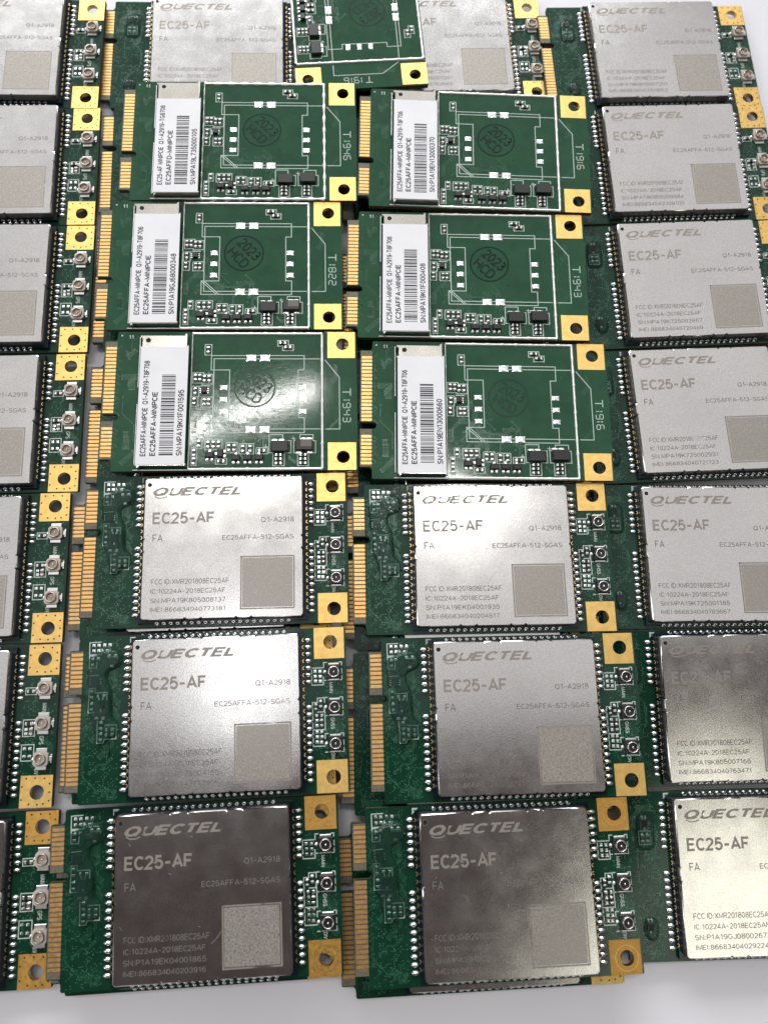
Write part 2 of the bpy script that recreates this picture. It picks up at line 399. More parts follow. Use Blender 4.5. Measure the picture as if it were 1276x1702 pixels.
def pad_mesh(kind, stained, hv):
    b = MB(); a, c = (0.2, 5.95) if hv < 15 else (24.1, 29.8)
    u0 = 44.98; u1 = 50.62 if kind != 'gps' else 50.85
    q = [(u0, a), (u1, a), (u1, c), (u0, c)]
    b.plate([q, circ(48.05, hv, 1.3)], 0.0, 0.045, 0, bottom=False)
    # plated barrel of the hole
    n = 24; vs = [(48.05 + 1.295 * math.cos(2 * math.pi * i / n), hv - 1.295 * math.sin(2 * math.pi * i / n), h) for h in (0.045, -1.0) for i in range(n)]
    b.add(vs, [(i, (i + 1) % n, n + (i + 1) % n, n + i) for i in range(n)], 2, True)
    if kind == 'gps':
        cv = (a + c) / 2; m_ = 2.35
        for du, dv in ((-2.0, -2.3), (-.4, -2.35), (1.3, -2.25), (2.3, -1.3), (2.35, .2), (2.3, 1.7), (1.3, 2.2), (.2, 2.3), (-1.3, 2.2), (-2.7, 1.4), (-2.7, -.9)):
            b.disc(48.0 + du, cv + dv, 0.17, 0.05, 1, 8)
    else: b.ringflat(48.05, hv, 2.05, 2.12, 0.048, 2, 28)
    return b.mesh('mounting_pad', ['gold_stained' if stained else 'gold', 'via', 'gold_rim'])

# ---- module
def notched(u0, v0, u1, v1, sizes):
    def edge(p, q, pos):
        out = []; L = math.hypot(q[0] - p[0], q[1] - p[1]); dx, dy = (q[0] - p[0]) / L, (q[1] - p[1]) / L
        nx, ny = -dy, dx          # inward for our winding
        for t in pos:
            for a, d in ((-.30, 0), (-.14, .22), (.14, .22), (.30, 0)):
                out.append((p[0] + dx * (t + a) + nx * d, p[1] + dy * (t + a) + ny * d))
        return out
    c = 0.35; o = []
    o += [(u0 + c, v0)] + edge((u0, v0), (u1, v0), (9.4, 12.5, 19.6, 22.4)) + [(u1 - c, v0)]
    o += [(u1, v0 + c)] + edge((u1, v0), (u1, v1), (11.7, 14.4)) + [(u1, v1 - c)]
    o += [(u1 - c, v1)] + edge((u1, v1), (u0, v1), (9.6, 12.4, 19.2, 22.2)) + [(u0 + c, v1)]
    o += [(u0, v1 - c)] + edge((u0, v1), (u0, v0), (12.8, 15.5)) + [(u0, v0 + c)]
    return o[::-1]
SV = [2.42, 3.7, 4.98, 6.26, 7.54, 8.82, 10.1] + [14.65 + 1.285 * i for i in range(11)]
def shield_mesh():
    b = MB(); o = notched(12.02, 1.27, 42.3, 28.6, None)
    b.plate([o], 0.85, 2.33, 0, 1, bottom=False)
    # softened top lip: inset sheet a hair higher
    cx, cy = 27.16, 14.93
    inn = [(x + (0.14 if x < cx else -0.14), y + (0.14 if y < cy else -0.14)) for x, y in o]
    n = len(o); b2 = [(x, y, 2.33) for x, y in o] + [(x, y, 2.45) for x, y in inn]
    b.add(b2, [(i, (i + 1) % n, n + (i + 1) % n, n + i) for i in range(n)], 0, True)
    b.plate([inn], None, 2.45, 0)
    return b.mesh('shield_can', ['shield', 'shield_side'])
def module_mesh():
    b = MB(); b.plate([rrect(11.15, 0.62, 43.15, 29.25, 0.15, 1)], 0.0, 0.82, 0, bottom=False)
    b.plate([rrect(11.9, 1.15, 42.45, 28.72, 0.2, 1)], 0.82, 0.95, 1, bottom=False)
    return b.mesh('module_board', ['mask_dark', 'black'])
def castellation_mesh():
    b = MB()
    av = [2.42 + 1.285 * i for i in range(20)]
    for v in av:
        b.ringflat(11.15, v, 0.22, 0.34, 0.835, 0, 6, -math.pi / 2, math.pi / 2)
        b.ringflat(43.15, v, 0.22, 0.34, 0.835, 0, 6, math.pi / 2, 3 * math.pi / 2)
        b.ringflat(11.72, v, 0.10, 0.17, 0.835, 0, 6, -math.pi / 2, math.pi / 2)
    for i in range(20):
        u = 14.75 + 1.3 * i
        b.ringflat(u, 29.25, 0.22, 0.34, 0.835, 1, 6, 0, math.pi); b.ringflat(u, 0.62, 0.22, 0.34, 0.835, 1, 6, math.pi, 2 * math.pi)
    return b.mesh('castellations', ['gold_rim', 'tin'])
def edge_solder_mesh():
    b = MB()
    for i in range(20):
        u = 14.75 + 1.3 * i
        b.dome(u, 0.62, 0.42, 0.36, 0.42, 0.02, 0, 8, 3); b.dome(u, 29.3, 0.42, 0.34, 0.5, 0.02, 0, 8, 3)
    b.plate([[(10.9, 0.5), (12.0, 0.5), (10.9, 1.6)]], 0.0, 0.03, 1, bottom=False)
    return b.mesh('edge_solder', ['solder', 'silk'])
def joint_mesh(side):
    b = MB()
    if side < 0: b.dome(10.50, 0, 0.82, 0.44, 0.50, 0, 0, 12, 4)
    else: b.dome(43.78, 0, 0.84, 0.42, 0.50, 0, 0, 12, 4)
    return b.mesh('solder_joint', ['solder'])

# ---- small components
def chip2_mesh(L, W, H, body):          # two-terminal component, along v
    b = MB(); e = L * 0.28
    b.box(-W / 2, -L / 2, W / 2, -L / 2 + e, 0, H, 0, 0.05); b.box(-W / 2, L / 2 - e, W / 2, L / 2, 0, H, 0, 0.05)
    b.box(-W / 2 + .02, -L / 2 + e, W / 2 - .02, L / 2 - e, 0, H * 0.93, 1)
    b.dome(0, -L / 2 - .02, W / 2, .16, H * .55, 0, 0, 8, 2); b.dome(0, L / 2 + .02, W / 2, .16, H * .55, 0, 0, 8, 2)
    return b.mesh('chip_resistor', ['tin', body])
def transistor_mesh(W, L, H, legs, grey=False):
    b = MB(); b.box(-W / 2, -L / 2, W / 2, L / 2, 0.08, H, 0, 0.1)
    lw = W * 0.16
    for (x, s) in legs:
        y0 = s * L / 2; y1 = s * (L / 2 + 0.5); b.box(x * W - lw, min(y0, y1), x * W + lw, max(y0, y1), 0, 0.22, 1, 0.04)
        b.dome(x * W, s * (L / 2 + .42), lw * 1.3, .24, .16, 0, 1, 8, 2)
    if grey: b.rect(-W * 0.2, -L / 2 + .12, W / 2 - .12, L * 0.18, H + .012, 2)
    return b.mesh('transistor', ['chip', 'tin', 'chipgrey'])
def qfn_mesh(W):
    b = MB(); b.box(-W / 2, -W / 2, W / 2, W / 2, 0, 0.6, 0, 0.05)
    for i in (-1, 0, 1):
        for s in (-1, 1):
            b.rect(s * (W / 2 + .16) - .14, i * .42 - .1, s * (W / 2 + .16) + .14, i * .42 + .1, .03, 1)
    return b.mesh('integrated_circuit', ['chip', 'tin'])
def pads_mesh(lst, name='contact_pad'):
    b = MB()
    for (u0, v0, u1, v1) in lst:
        cu, cv = (u0 + u1) / 2, (v0 + v1) / 2; a, c = (u1 - u0) / 2, (v1 - v0) / 2; vs = []; n = 6
        for j in range(n + 1):
            for i in range(n + 1):
                x, y = i / n * 2 - 1, j / n * 2 - 1
                px = x * a * (1 - .07 * (1 - y * y)); py = y * c * (1 - .10 * (1 - x * x))
                vs.append((cu + px, cv + py, .03 + .10 * a * (1 - x * x) ** .6 * (1 - y * y) ** .6 + .05 * a * abs(x * y)))
        b.add(vs, [(j * (n + 1) + i, (j + 1) * (n + 1) + i, (j + 1) * (n + 1) + i + 1, j * (n + 1) + i + 1) for j in range(n) for i in range(n)], 0, True)
    return b.mesh(name, ['solder'])
def at(mesh, name, par, u, v, rz=0, label=None):
    # meshes authored around (0,0) mm of (u,v): their local origin is P(0,0)
    o = bpy.data.objects.new(name, mesh); col.objects.link(o); o.parent = par
    pu = Vector(P(u, v, 0)); z = Vector(P(0, 0, 0))
    rm = Matrix.Rotation(rz, 4, 'Z')
    o.matrix_local = Matrix.Translation(pu) @ rm @ Matrix.Translation(-z)
    return o
def chips(par, lst, horiz=(), body='resbody', L=1.35, W=0.62, H=0.38):
    me = shared(('chip', L, W, H, body), lambda: chip2_mesh(L, W, H, body))
    for u, v in lst: at(me, 'chip_resistor', par, u, v)
    for u, v in horiz: at(me, 'chip_resistor', par, u, v, math.pi / 2)

# ---- traces and vias: flat copper routing under the mask, one joined part per board kind
def routing_mesh(kind, seed):
    rd = random.Random(seed); b = MB()
    D = [(1, 0), (.707, .707), (0, 1), (-.707, .707), (-1, 0), (-.707, -.707), (0, -1), (.707, -.707)]
    if kind == 'back': areas = [(3.6, 1.2, 6.6, 28.8, 9), (18.0, 17.0, 33, 28.8, 20), (18.0, 6.5, 24.5, 22, 8), (33, 22, 43, 28.6, 4), (44.8, 7, 50.5, 23.5, 2)]
    elif kind == 'gnss': areas = [(3.2, 1.0, 9.6, 29.0, 26), (44.6, 7, 50.6, 23.6, 5)]
    else: areas = [(3.4, 1.0, 9.4, 29.0, 11), (44.6, 7, 50.6, 23.6, 4)]
    blocked = lambda x, y, a: not (a[0] <= x <= a[2] and a[1] <= y <= a[3])
    for a in areas:
        for _ in range(a[4]):
            x, y = rd.uniform(a[0], a[2]), rd.uniform(a[1], a[3]); d = rd.randrange(8); k = rd.randint(1, 5); pts = [(x, y)]
            for s in range(rd.randint(2, 4)):
                L = rd.uniform(0.8, 3.6); nx, ny = x + D[d][0] * L, y + D[d][1] * L
                if blocked(nx, ny, a): d = (d + 2) % 8; continue
                x, y = nx, ny; pts.append((x, y)); d = (d + rd.choice((-1, 1))) % 8
            if len(pts) < 2: continue
            dx, dy = pts[1][0] - pts[0][0], pts[1][1] - pts[0][1]; L = math.hypot(dx, dy)
            for q in range(k):
                off = q * 0.26; o = [(px - dy / L * off, py + dx / L * off) for px, py in pts]
                if all(not blocked(px, py, (a[0] - .3, a[1], a[2] + .6, a[3])) for px, py in o):
                    b.ribbon(o, 0.10, 0.010, 0)
                    for e in (o[0], o[-1]): b.ringflat(e[0], e[1], .07, .16, 0.016, 0, 8)
    for i in range(26):                                           # short tails leaving every contact
        v = (FV_BACK if kind == 'back' else FV_FRONT)[i]
        L = rd.uniform(0.4, 1.0); s = rd.choice((-1, 1)) * rd.uniform(0.2, 0.8)
        b.ribbon([(2.5, v), (2.5 + L * .4, v), (2.5 + L * .4 + abs(s), v + s)], 0.12, 0.011, 0)
    def inside(x, y):
        if kind == 'back':
            if 7 < x < 17.6: return False
            if x > 44.7 and (y < 6.2 or y > 24): return False
        else:
            if 9.4 < x < 44.6: return False
            if x > 44.7 and (y < 6.2 or y > 24): return False
        return True
    nv = 260 if kind == 'back' else 430
    while nv:
        x, y = rd.uniform(2.9, 50.4), rd.uniform(0.7, 29.3)
        if not inside(x, y):
            continue
        nv -= 1
        for q in range(rd.choice((1, 1, 1, 2, 3)) if kind == 'back' else rd.choice((1, 2, 3, 4))):
            if not inside(x, y): break
            if kind == 'back' or rd.random() < .2: b.disc(x, y, 0.11, 0.014, 1, 8)
            else: b.disc(x, y, 0.09, 0.014, 2, 7)
            x += rd.choice((0.45, 0, .3)); y += rd.choice((0.42, 0, -.3))
            if not (2.9 < x < 50.4 and .7 < y < 29.3): break
    return b.mesh('copper_traces', ['trace', 'via', 'via_shine'])

SW = 0.165
SEG = {'0': 'abcdef', '1': 'bc', '2': 'abged', '3': 'abgcd', '4': 'fgbc', '5': 'afgcd', '6': 'afgedc', '7': 'abc', '8': 'abcdefg', '9': 'gfabcd'}
def date_code(b, digits, h):
    # reads downward (text right = +v, text up = +u)
    b.ribbon([(49.6, 12.7), (49.6, 14.05)], 0.2, h); b.ribbon([(48.1, 13.38), (49.6, 13.38)], 0.2, h)
    v = 15.0; u0, u1 = 48.1, 49.55; um = (u0 + u1) / 2
    for d in digits:
        w_ = 1.0; g = .17
        L = {'a': ((u1, v + g), (u1, v + w_ - g)), 'd': ((u0, v + g), (u0, v + w_ - g)), 'g': ((um, v + g), (um, v + w_ - g)),
             'f': ((um + g, v), (u1 - g, v)), 'b': ((um + g, v + w_), (u1 - g, v + w_)), 'e': ((u0 + g, v), (um - g, v)), 'c': ((u0 + g, v + w_), (um - g, v + w_))}
        if d == '1':
            b.ribbon([(um + g, v + .1), (u1 - g, v + .1)], .17, h); b.ribbon([(u0 + g, v + .1), (um - g, v + .1)], .17, h); v += .75; continue
        for s_ in SEG[d]: b.ribbon(list(L[s_]), 0.17, h)
        v += 1.5
def silk_back(date):
    b = MB(); h = 0.02; rb = lambda p, c=False: b.ribbon(p, SW, h, 0, c)
    rb([(28.4, 5.42), (21.45, 5.42), (21.45, 8.56), (25.2, 8.56), (25.2, 18.83), (21.55, 18.83), (21.55, 21.9), (28.5, 21.9)])
    rb([(33.4, 5.42), (40.23, 5.42), (40.23, 8.57), (39.05, 8.57), (39.08, 18.82), (40.3, 18.82), (40.3, 22.0), (33.5, 22.0)])
    rb([(28.4, 6.1), (22.0, 6.1), (22.1, 21.2), (28.5, 21.2)]); rb([(33.4, 6.13), (43.4, 6.15)]); rb([(33.5, 21.2), (43.4, 21.22)])
    rb([(44.52, 6.45), (47.35, 10.18), (47.37, 21.25), (44.6, 21.25)]); rb([(21.7, 19.0), (24.7, 21.85)]); rb([(22.2, 18.9), (25.2, 21.85)])
    for a in ((30.6, 5.42, 31.2, 5.42), (30.6, 6.13, 31.2, 6.13), (30.6, 21.2, 31.3, 21.2), (30.6, 21.9, 31.3, 21.9)): rb([(a[0], a[1]), (a[2], a[3])])
    def bx(u0, v0, u1, v1): rb([(u0, v0), (u1, v0), (u1, v1), (u0, v1)], True)
    bx(20.1, 3.0, 21.45, 5.3)
    rb([(17.85, 9.16), (20.0, 9.16), (20.0, 9.49), (21.9, 9.49), (21.95, 11.6), (19.7, 11.6), (19.7, 11.37), (17.87, 11.37)], True)
    bx(17.74, 12.1, 19.15, 14.28); bx(17.68, 14.3, 19.0, 16.4); bx(19.72, 14.4, 21.93, 16.5)
    b.ribbon([(19.6, 11.95), (21.2, 11.95)], .22, h)
    rb([(34.83, 2.07), (37.0, 2.07), (37.0, 3.03), (38.01, 3.03), (38.01, 4.32), (35.85, 4.32), (35.85, 3.33), (34.83, 3.33)], True)
    bx(19.0, 23.25, 20.0, 25.2); bx(20.66, 23.31, 24.0, 25.41); bx(24.85, 24.0, 27.07, 26.13); bx(27.47, 24.25, 28.83, 26.38); bx(28.87, 24.25, 30.28, 26.38)
    bx(30.78, 25.1, 33.04, 26.37); bx(18.1, 25.1, 19.1, 28.7); bx(22.86, 27.3, 25.04, 28.46)
    rb([(33.31, 22.38), (36.02, 22.38), (36.02, 23.66), (37.68, 23.66), (37.68, 26.2), (36.37, 26.2), (36.37, 28.85), (34.11, 28.85), (34.11, 26.17), (33.34, 26.17)], True)
    rb([(39.41, 22.41), (42.05, 22.43), (42.05, 23.7), (42.55, 23.7), (42.55, 26.23), (41.12, 26.23), (41.14, 28.88), (38.99, 28.87), (38.98, 26.2), (38.23, 26.2), (38.21, 23.55), (39.41, 23.55)], True)
    for c in ((32.7, 24.9), (38.15, 23.2)): b.ribbon([(c[0] - .35, c[1]), (c[0] + .35, c[1])], .13, h); b.ribbon([(c[0], c[1] - .35), (c[0], c[1] + .35)], .13, h + .002)
    b.disc(3.3, 1.05, .18, h); b.text('11', 4.7, 0.95, 5.6, 1.8, h, 0, 'h', 0.2)
    date_code(b, date, h)
    return b.mesh('silkscreen', ['silk'])
def silk_front(kind):
    b = MB(); h = 0.02; rb = lambda p, c=False: b.ribbon(p, SW, h, 0, c)
    def bx(u0, v0, u1, v1): rb([(u0, v0), (u1, v0), (u1, v1), (u0, v1)], True)
    if kind == 'gnss':
        rb([(5.6, 1.2), (3.55, 1.25), (3.58, 3.5), (5.82, 3.5), (5.82, 2.5), (6.3, 3.1)]); rb([(6.9, 3.4), (7.3, 2.6)])
        rb([(4.9, 3.7), (3.59, 3.7), (3.59, 5.9), (4.95, 5.9), (5.0, 4.8)])
        rb([(3.75, 7.3), (5.4, 7.2)]); rb([(3.78, 11.8), (3.78, 9.55), (4.85, 9.55), (4.85, 10.4), (7.0, 10.4), (7.0, 11.7)]); rb([(3.72, 11.9), (3.74, 13.9), (5.3, 13.9)])
        rb([(5.45, 15.5), (5.5, 19.3), (6.6, 19.3), (6.8, 18.65), (8.9, 18.65), (8.9, 16.2), (6.9, 16.2)]); rb([(7.1, 4.0), (8.7, 4.0), (8.7, 4.5)])
        for v in (8.42, 14.79, 21.23):
            rb([(47.25, v - 1.75), (46.7, v - 1.75), (46.7, v - .9)]); rb([(49.6, v - 1.75), (50.05, v - 1.75), (50.05, v - 1.2)])
            rb([(50.05, v - .5), (50.05, v + .3)]); rb([(50.05, v + .8), (50.05, v + 1.4)]); rb([(47.5, v + 1.5), (50.0, v + 1.5)]); rb([(46.7, v + 1.5), (47.1, v + 1.5)])
        rb([(46.55, 7.62), (44.46, 7.62), (44.46, 10.72), (46.6, 10.72), (46.6, 9.3)])
        rb([(45.4, 13.08), (46.6, 13.1)]); rb([(44.5, 18.9), (44.5, 13.85), (45.4, 13.85), (45.4, 13.08)]); rb([(46.7, 15.2), (46.75, 18.75), (44.5, 18.75)]); rb([(45.4, 15.6), (46.6, 15.6), (46.6, 15.0)])
        rb([(44.5, 18.75), (44.5, 21.65), (46.7, 21.65)])
        names = (('MAIN', 10.3, 12.2, 47.65, 48.35), ('GNSS', 16.65, 18.75, 47.75, 48.5), ('DIV', 22.9, 24.0, 47.7, 48.4))
    else:
        bx(5.7, 7.2, 7.9, 9.6)
        bx(44.83, 8.25, 46.85, 9.5); bx(44.77, 14.1, 46.95, 17.1); bx(44.72, 18.6, 47.0, 21.5)
        names = (('MAIN', 11.1, 12.75, 48.05, 48.9), ('GPS', 17.1, 18.65, 47.85, 48.7), ('DIV', 23.0, 24.0, 47.3, 48.1))
    for t, a, c, u0, u1 in names: b.text(t, u0, a, u1, c, h, 0, 'down', 0.17)
    return b.mesh('silkscreen', ['silk'])

# ---- antenna connectors
def conn_mesh(kind):
    b = MB()
    if kind == 'gnss':
        b.box(-1.3, -1.25, 1.3, 1.25, 0.0, 0.55, 0, 0.12)
        b.box(-1.0, -1.62, 1.0, -1.28, 0, 0.3, 1, 0.06); b.box(-1.0, 1.28, 1.0, 1.52, 0, 0.25, 1, 0.06)
        b.dome(-1.65, 0, 0.42, 0.40, 0.3, 0, 1, 10, 3)
        return b.mesh('antenna_connector', ['black', 'tin'])
    b.plate([[(-1.35, -.9), (-.95, -1.3), (.95, -1.3), (1.35, -.9), (1.35, .9), (.95, 1.3), (-.95, 1.3), (-1.35, .9)]], 0.0, 0.75, 0, bottom=False)
    b.box(-1.05, -1.95, 1.05, -1.28, 0, 0.32, 1, 0.08); b.box(-1.05, 1.28, 1.05, 1.98, 0, 0.32, 1, 0.08)
    b.box(1.33, -.45, 2.0, .45, 0, .35, 1, .08); b.box(1.6, -.8, 1.95, .8, 0, .25, 1, .06); b.dome(-1.6, 0, .4, .4, .3, 0, 1, 8, 3)
    return b.mesh('antenna_connector', ['beige', 'tin'])
def ring_mesh(kind):
    b = MB(); h = 1.05 if kind == 'gnss' else 1.25
    b.lathe(0, 0, [(1.03, 0.5), (1.03, h - .05), (.98, h), (.86, h), (.82, h - .06), (.82, 0.62)], 0, 24)
    b.disc(0, 0, .83, 0.64, 1, 20)
    return b.mesh('connector_ring', ['ring' if kind == 'gnss' else 'ring_b', 'black' if kind == 'gnss' else 'beige'])
def pin_mesh(kind):
    b = MB(); b.lathe(0, 0, [(.2, 0.6), (.2, 0.95), (.13, 1.08), (0.01, 1.12)], 0, 10); return b.mesh('contact_pin', ['pin' if kind == 'gps' else 'ring'])

# ---- glue
def glue_mesh(poly, hh, name='glue_coat'):
    # smooth closed outline -> dome of concentric rings
    b = MB(); n = len(poly); pts = []
    for i in range(n):
        p0, p1, p2, p3 = (poly[(i + k - 1) % n] for k in range(4))
        for t in (0, .25, .5, .75):
            f = lambda a, b_, c, d: 0.5 * ((2 * b_) + (-a + c) * t + (2 * a - 5 * b_ + 4 * c - d) * t * t + (-a + 3 * b_ - 3 * c + d) * t ** 3)
            pts.append((f(p0[0], p1[0], p2[0], p3[0]), f(p0[1], p1[1], p2[1], p3[1])))
    m_ = len(pts); area2 = sum(pts[i][0] * pts[(i + 1) % m_][1] - pts[(i + 1) % m_][0] * pts[i][1] for i in range(m_)); sg = 1 if area2 > 0 else -1
    prev = pts; vs = [(x, y, 0.01) for x, y in pts]; K = 4
    for k in range(1, K + 1):
        d = 0.62 * k / K; cur = []
        for i in range(m_):
            a, c = pts[(i - 2) % m_], pts[(i + 2) % m_]; dx, dy = c[0] - a[0], c[1] - a[1]; L = math.hypot(dx, dy) or 1
            cur.append((pts[i][0] - sg * dy / L * d, pts[i][1] + sg * dx / L * d))
        vs += [(x, y, hh * math.sin(k / K * math.pi / 2)) for x, y in cur]; last = cur
    fs = []
    for k in range(K):
        for i in range(m_): fs.append((k * m_ + i, k * m_ + (i + 1) % m_, (k + 1) * m_ + (i + 1) % m_, (k + 1) * m_ + i))
    if sg > 0: fs = [f[::-1] for f in fs]
    b.add(vs, fs, 0, True); b.plate([last], None, hh, 0)
    return b.mesh(name, ['glue'])
GLUE = [(6.4, 2.75), (8.6, 2.6), (9.6, 3.7), (9.5, 5.5), (8.4, 6.3), (7.2, 6.9), (7.3, 8.5), (8.0, 10.2), (8.1, 12.5), (8.3, 14.6), (9.3, 15.9), (9.4, 17.8),
        (7.9, 18.7), (6.6, 19.8), (5.6, 19.4), (5.0, 17.6), (4.5, 15.5), (3.8, 13.9), (3.5, 11.7), (3.6, 9.7), (3.3, 6.9), (3.2, 4.6), (4.6, 3.6)]

# ------------------------------------------------------------------ cards
def root(name, pose, label, group):
    o = bpy.data.objects.new(name, None); col.objects.link(o); o.empty_display_size = .005
    x, y, z, yaw, tx, ty = pose
    o.matrix_world = Matrix.Translation(Vector((x, y, z)) * MM) @ Matrix.Rotation(R(yaw), 4, 'Z') @ Matrix.Rotation(R(tx), 4, 'X') @ Matrix.Rotation(R(ty), 4, 'Y')
    o['label'] = label; o['category'] = 'circuit board'; o['group'] = group
    return o
def common(r, kind, stained=False, fingers=True, pads=(1, 2), pointed=False):
    put('board', shared(('board', kind), lambda: board_mesh(kind)), r)
    tr = put('copper_traces', shared(('route', kind), lambda: routing_mesh(kind, {'back': 5, 'gnss': 11, 'gps': 23}[kind])), r); tr['kind'] = 'stuff'
    if fingers:
        me = shared(('finger', pointed), lambda: finger_mesh(pointed))
        for v in (FV_BACK if kind == 'back' else FV_FRONT): put('gold_finger', me, r, (0, v, 0))
    for k in pads:
        hv = 2.9 if k == 1 else 27.1
        put('mounting_pad', shared(('pad', kind, stained, k), lambda: pad_mesh(kind, stained, hv)), r)
rnd = random.Random(7)
def scratches(par, n, seed):
    rd = random.Random(seed); b = MB()
    for i in range(n):
        u, v = rd.uniform(13, 41), rd.uniform(2, 27.5); a = rd.uniform(0, math.pi); L = rd.choice((.3, .5, .7, 1.2, 2.6))
        p = [(u, v)]
        for k in range(3): a += rd.uniform(-.25, .25); u += math.cos(a) * L / 3; v += math.sin(a) * L / 3; p.append((u, v))
        if all(12.6 < x < 41.8 and 1.8 < y < 28 for x, y in p): b.ribbon(p, rd.choice((.03, .045, .06)), 2.4545, 0)
    if b.f: put('scratches', b.mesh('scratches', ['scratch']), par)
def front_card(name_, pose, label, group, kind='gnss', sn=None, imei=None, stained=False, logo='QUECTEL', q1='Q1-A2918', typ='EC25AFFA-512-SGAS', part='EC25-AF', fa='FA', fcc='FCC ID:XMR201808EC25AF', ic='IC:10224A-2018EC25AF', scr=14, fingers=True, left=True, seed=1, full=True):
    r = root(name_, pose, label, group)
    common(r, kind, stained, fingers, pointed=(kind == 'gps'))
    put('module_board', shared('module', module_mesh), r)
    s = put('shield_can', shared('shield', shield_mesh), r)
    c = put('castellations', shared('cast', castellation_mesh), r); c['kind'] = 'stuff'
    e = put('edge_solder', shared('esolder', edge_solder_mesh), r); e['kind'] = 'stuff'
    for sd in (-1, 1):
        if sd < 0 and not left: continue
        me = shared(('joint', sd), lambda: joint_mesh(sd))
        for v in SV: put('solder_joint', me, r, (0, v, 0))
    if not full: return r
    put('silkscreen', shared(('silk', kind), lambda: silk_front(kind)), r)['kind'] = 'stuff'
    # shield print
    b = MB(); b.disc(12.98, 2.62, .42, 2.4575, 0, 16); b.ringflat(12.98, 2.62, .42, .52, 2.456, 1, 16)
    put('marker_hole', b.mesh('marker_hole', ['hole', 'ring']), s)
    if logo:
        b = MB(); x1 = 13.65 + 16.8 * len(logo) / 7.0
        b.text(logo, 13.65, 3.15, x1, 4.85, 2.456, 0, 'h', 0.22, 0.35)
        b.ribbon([(14.0, 4.95), (14.6, 5.25), (15.6, 5.25), (16.3, 5.0)], .2, 2.4555)
        put('engraved_logo', b.mesh('engraved_logo', ['engrave']), s)
    b = MB()
    if part: b.text(part, 13.68, 8.1, 13.68 + 11.65 * len(part) / 7.0, 10.4, 2.456, 0, 'h', 0.185)
    if fa: b.text(fa, 13.82, 12.4, 15.75, 13.82, 2.456, 1)
    if q1: b.text(q1, 34.35, 9.42, 40.66, 10.4, 2.456, 1)
    if typ: b.text(typ, 40.6 - 13.6 * len(typ) / 17.0, 12.82, 40.6, 13.75, 2.456, 1)
    if fcc: b.text(fcc, 13.8, 21.0, 13.8 + 14.55 * len(fcc) / 22.0, 22.0, 2.456, 1)
    if ic: b.text(ic, 13.8, 22.85, 13.8 + 13.9 * len(ic) / 20.0, 23.75, 2.456, 1)
    if sn: b.text(sn, 13.8, 24.6, 13.8 + 14.0 * len(sn) / 18.0, 25.5, 2.456, 1)
    if imei: b.text(imei, 13.8, 26.3, 13.8 + 13.9 * len(imei) / 20.0, 27.15, 2.456, 1)
    put('engraved_lettering', b.mesh('engraved_lettering', ['engrave', 'engrave_fine']), s)
    b = MB(); b.rect(30.85, 17.3, 40.35, 26.7, 2.4555, 0)
    b.ribbon([(30.62, 17.05), (40.6, 17.05), (40.6, 26.95), (30.62, 26.95)], .28, 2.4565, 1, True)
    put('engraved_square', b.mesh('engraved_square', ['patch', 'engrave']), s)
    scratches(s, scr, seed)
    # connectors
    for v in (8.42, 14.79, 21.23):
        cn = at(shared(('conn', kind), lambda: conn_mesh(kind)), 'antenna_connector', r, 48.57, v)
        for nm, fn in (('connector_ring', ring_mesh), ('contact_pin', pin_mesh)):
            k = bpy.data.objects.new(nm, shared((nm, kind), lambda: fn(kind))); col.objects.link(k); k.parent = cn
    if kind == 'gnss':
        me = shared('pads6', lambda: pads_mesh([(-.28, -.28, .28, .28)]))
        for p in ((45.1, 8.22), (46.02, 8.27), (45.12, 9.14), (46.04, 9.19), (45.15, 10.01), (46.05, 10.06), (45.27, 17.09), (45.24, 18.01), (45.24, 19.12), (46.1, 19.14),
                  (45.24, 20.01), (46.12, 20.06), (45.22, 20.92), (46.01, 20.97)): at(me, 'contact_pad', r, *p)
        chips(r, [(46.0, 14.1), (46.1, 17.5)], [(45.7, 16.2)], L=1.2, W=.55); chips(r, [(45.1, 14.6)], L=1.0, W=.45)
    else:
        chips(r, [], [(45.85, 8.88)], L=1.3, W=.6); chips(r, [], [(45.85, 14.8)], L=1.3, W=.6)
        me = shared('pads6', lambda: pads_mesh([(-.28, -.28, .28, .28)]))
        for p in ((45.35, 15.85), (45.35, 16.6), (45.3, 19.3), (46.3, 19.3), (45.3, 20.7), (46.3, 20.7)): at(me, 'contact_pad', r, *p)
        chips(r, [(46.35, 16.2)], body='capbody', L=1.2, W=.7)
    if left:
        if kind == 'gnss':
            me = shared('pads6', lambda: pads_mesh([(-.28, -.28, .28, .28)]))
            for p in ((4.31, 1.77), (5.22, 1.8), (6.27, 1.75), (7.26, 1.77), (4.34, 2.75), (5.25, 2.75), (6.8, 2.86), (5.2, 4.2)): at(me, 'contact_pad', r, *p)
            at(shared('sotg', lambda: transistor_mesh(1.9, 1.2, .7, [(-.3, -1), (.3, -1), (0, 1)])), 'transistor', r, 7.75, 4.75)
            at(shared('qfn', lambda: qfn_mesh(1.5)), 'integrated_circuit', r, 4.85, 8.4)
            at(shared('sotg2', lambda: transistor_mesh(1.15, 1.6, .6, [(-.3, -1), (.3, -1), (0, 1)])), 'transistor', r, 6.0, 12.5)
            at(shared('sotg3', lambda: transistor_mesh(2.0, .8, .5, [(-.3, 1), (.3, 1)])), 'transistor', r, 5.9, 14.2)
            chips(r, [(4.3, 4.8), (4.3, 10.6), (4.4, 12.8), (6.2, 16.2), (6.2, 18.2)], [(6.0, 11.0), (7.7, 17.0), (7.7, 17.9)])
            put('glue_coat', shared('glue', lambda: glue_mesh(GLUE, .95)), r)
        else:
            at(shared('sotp', lambda: transistor_mesh(1.1, 1.4, .6, [(-.3, -1), (.3, -1), (0, 1)])), 'transistor', r, 6.8, 5.8)
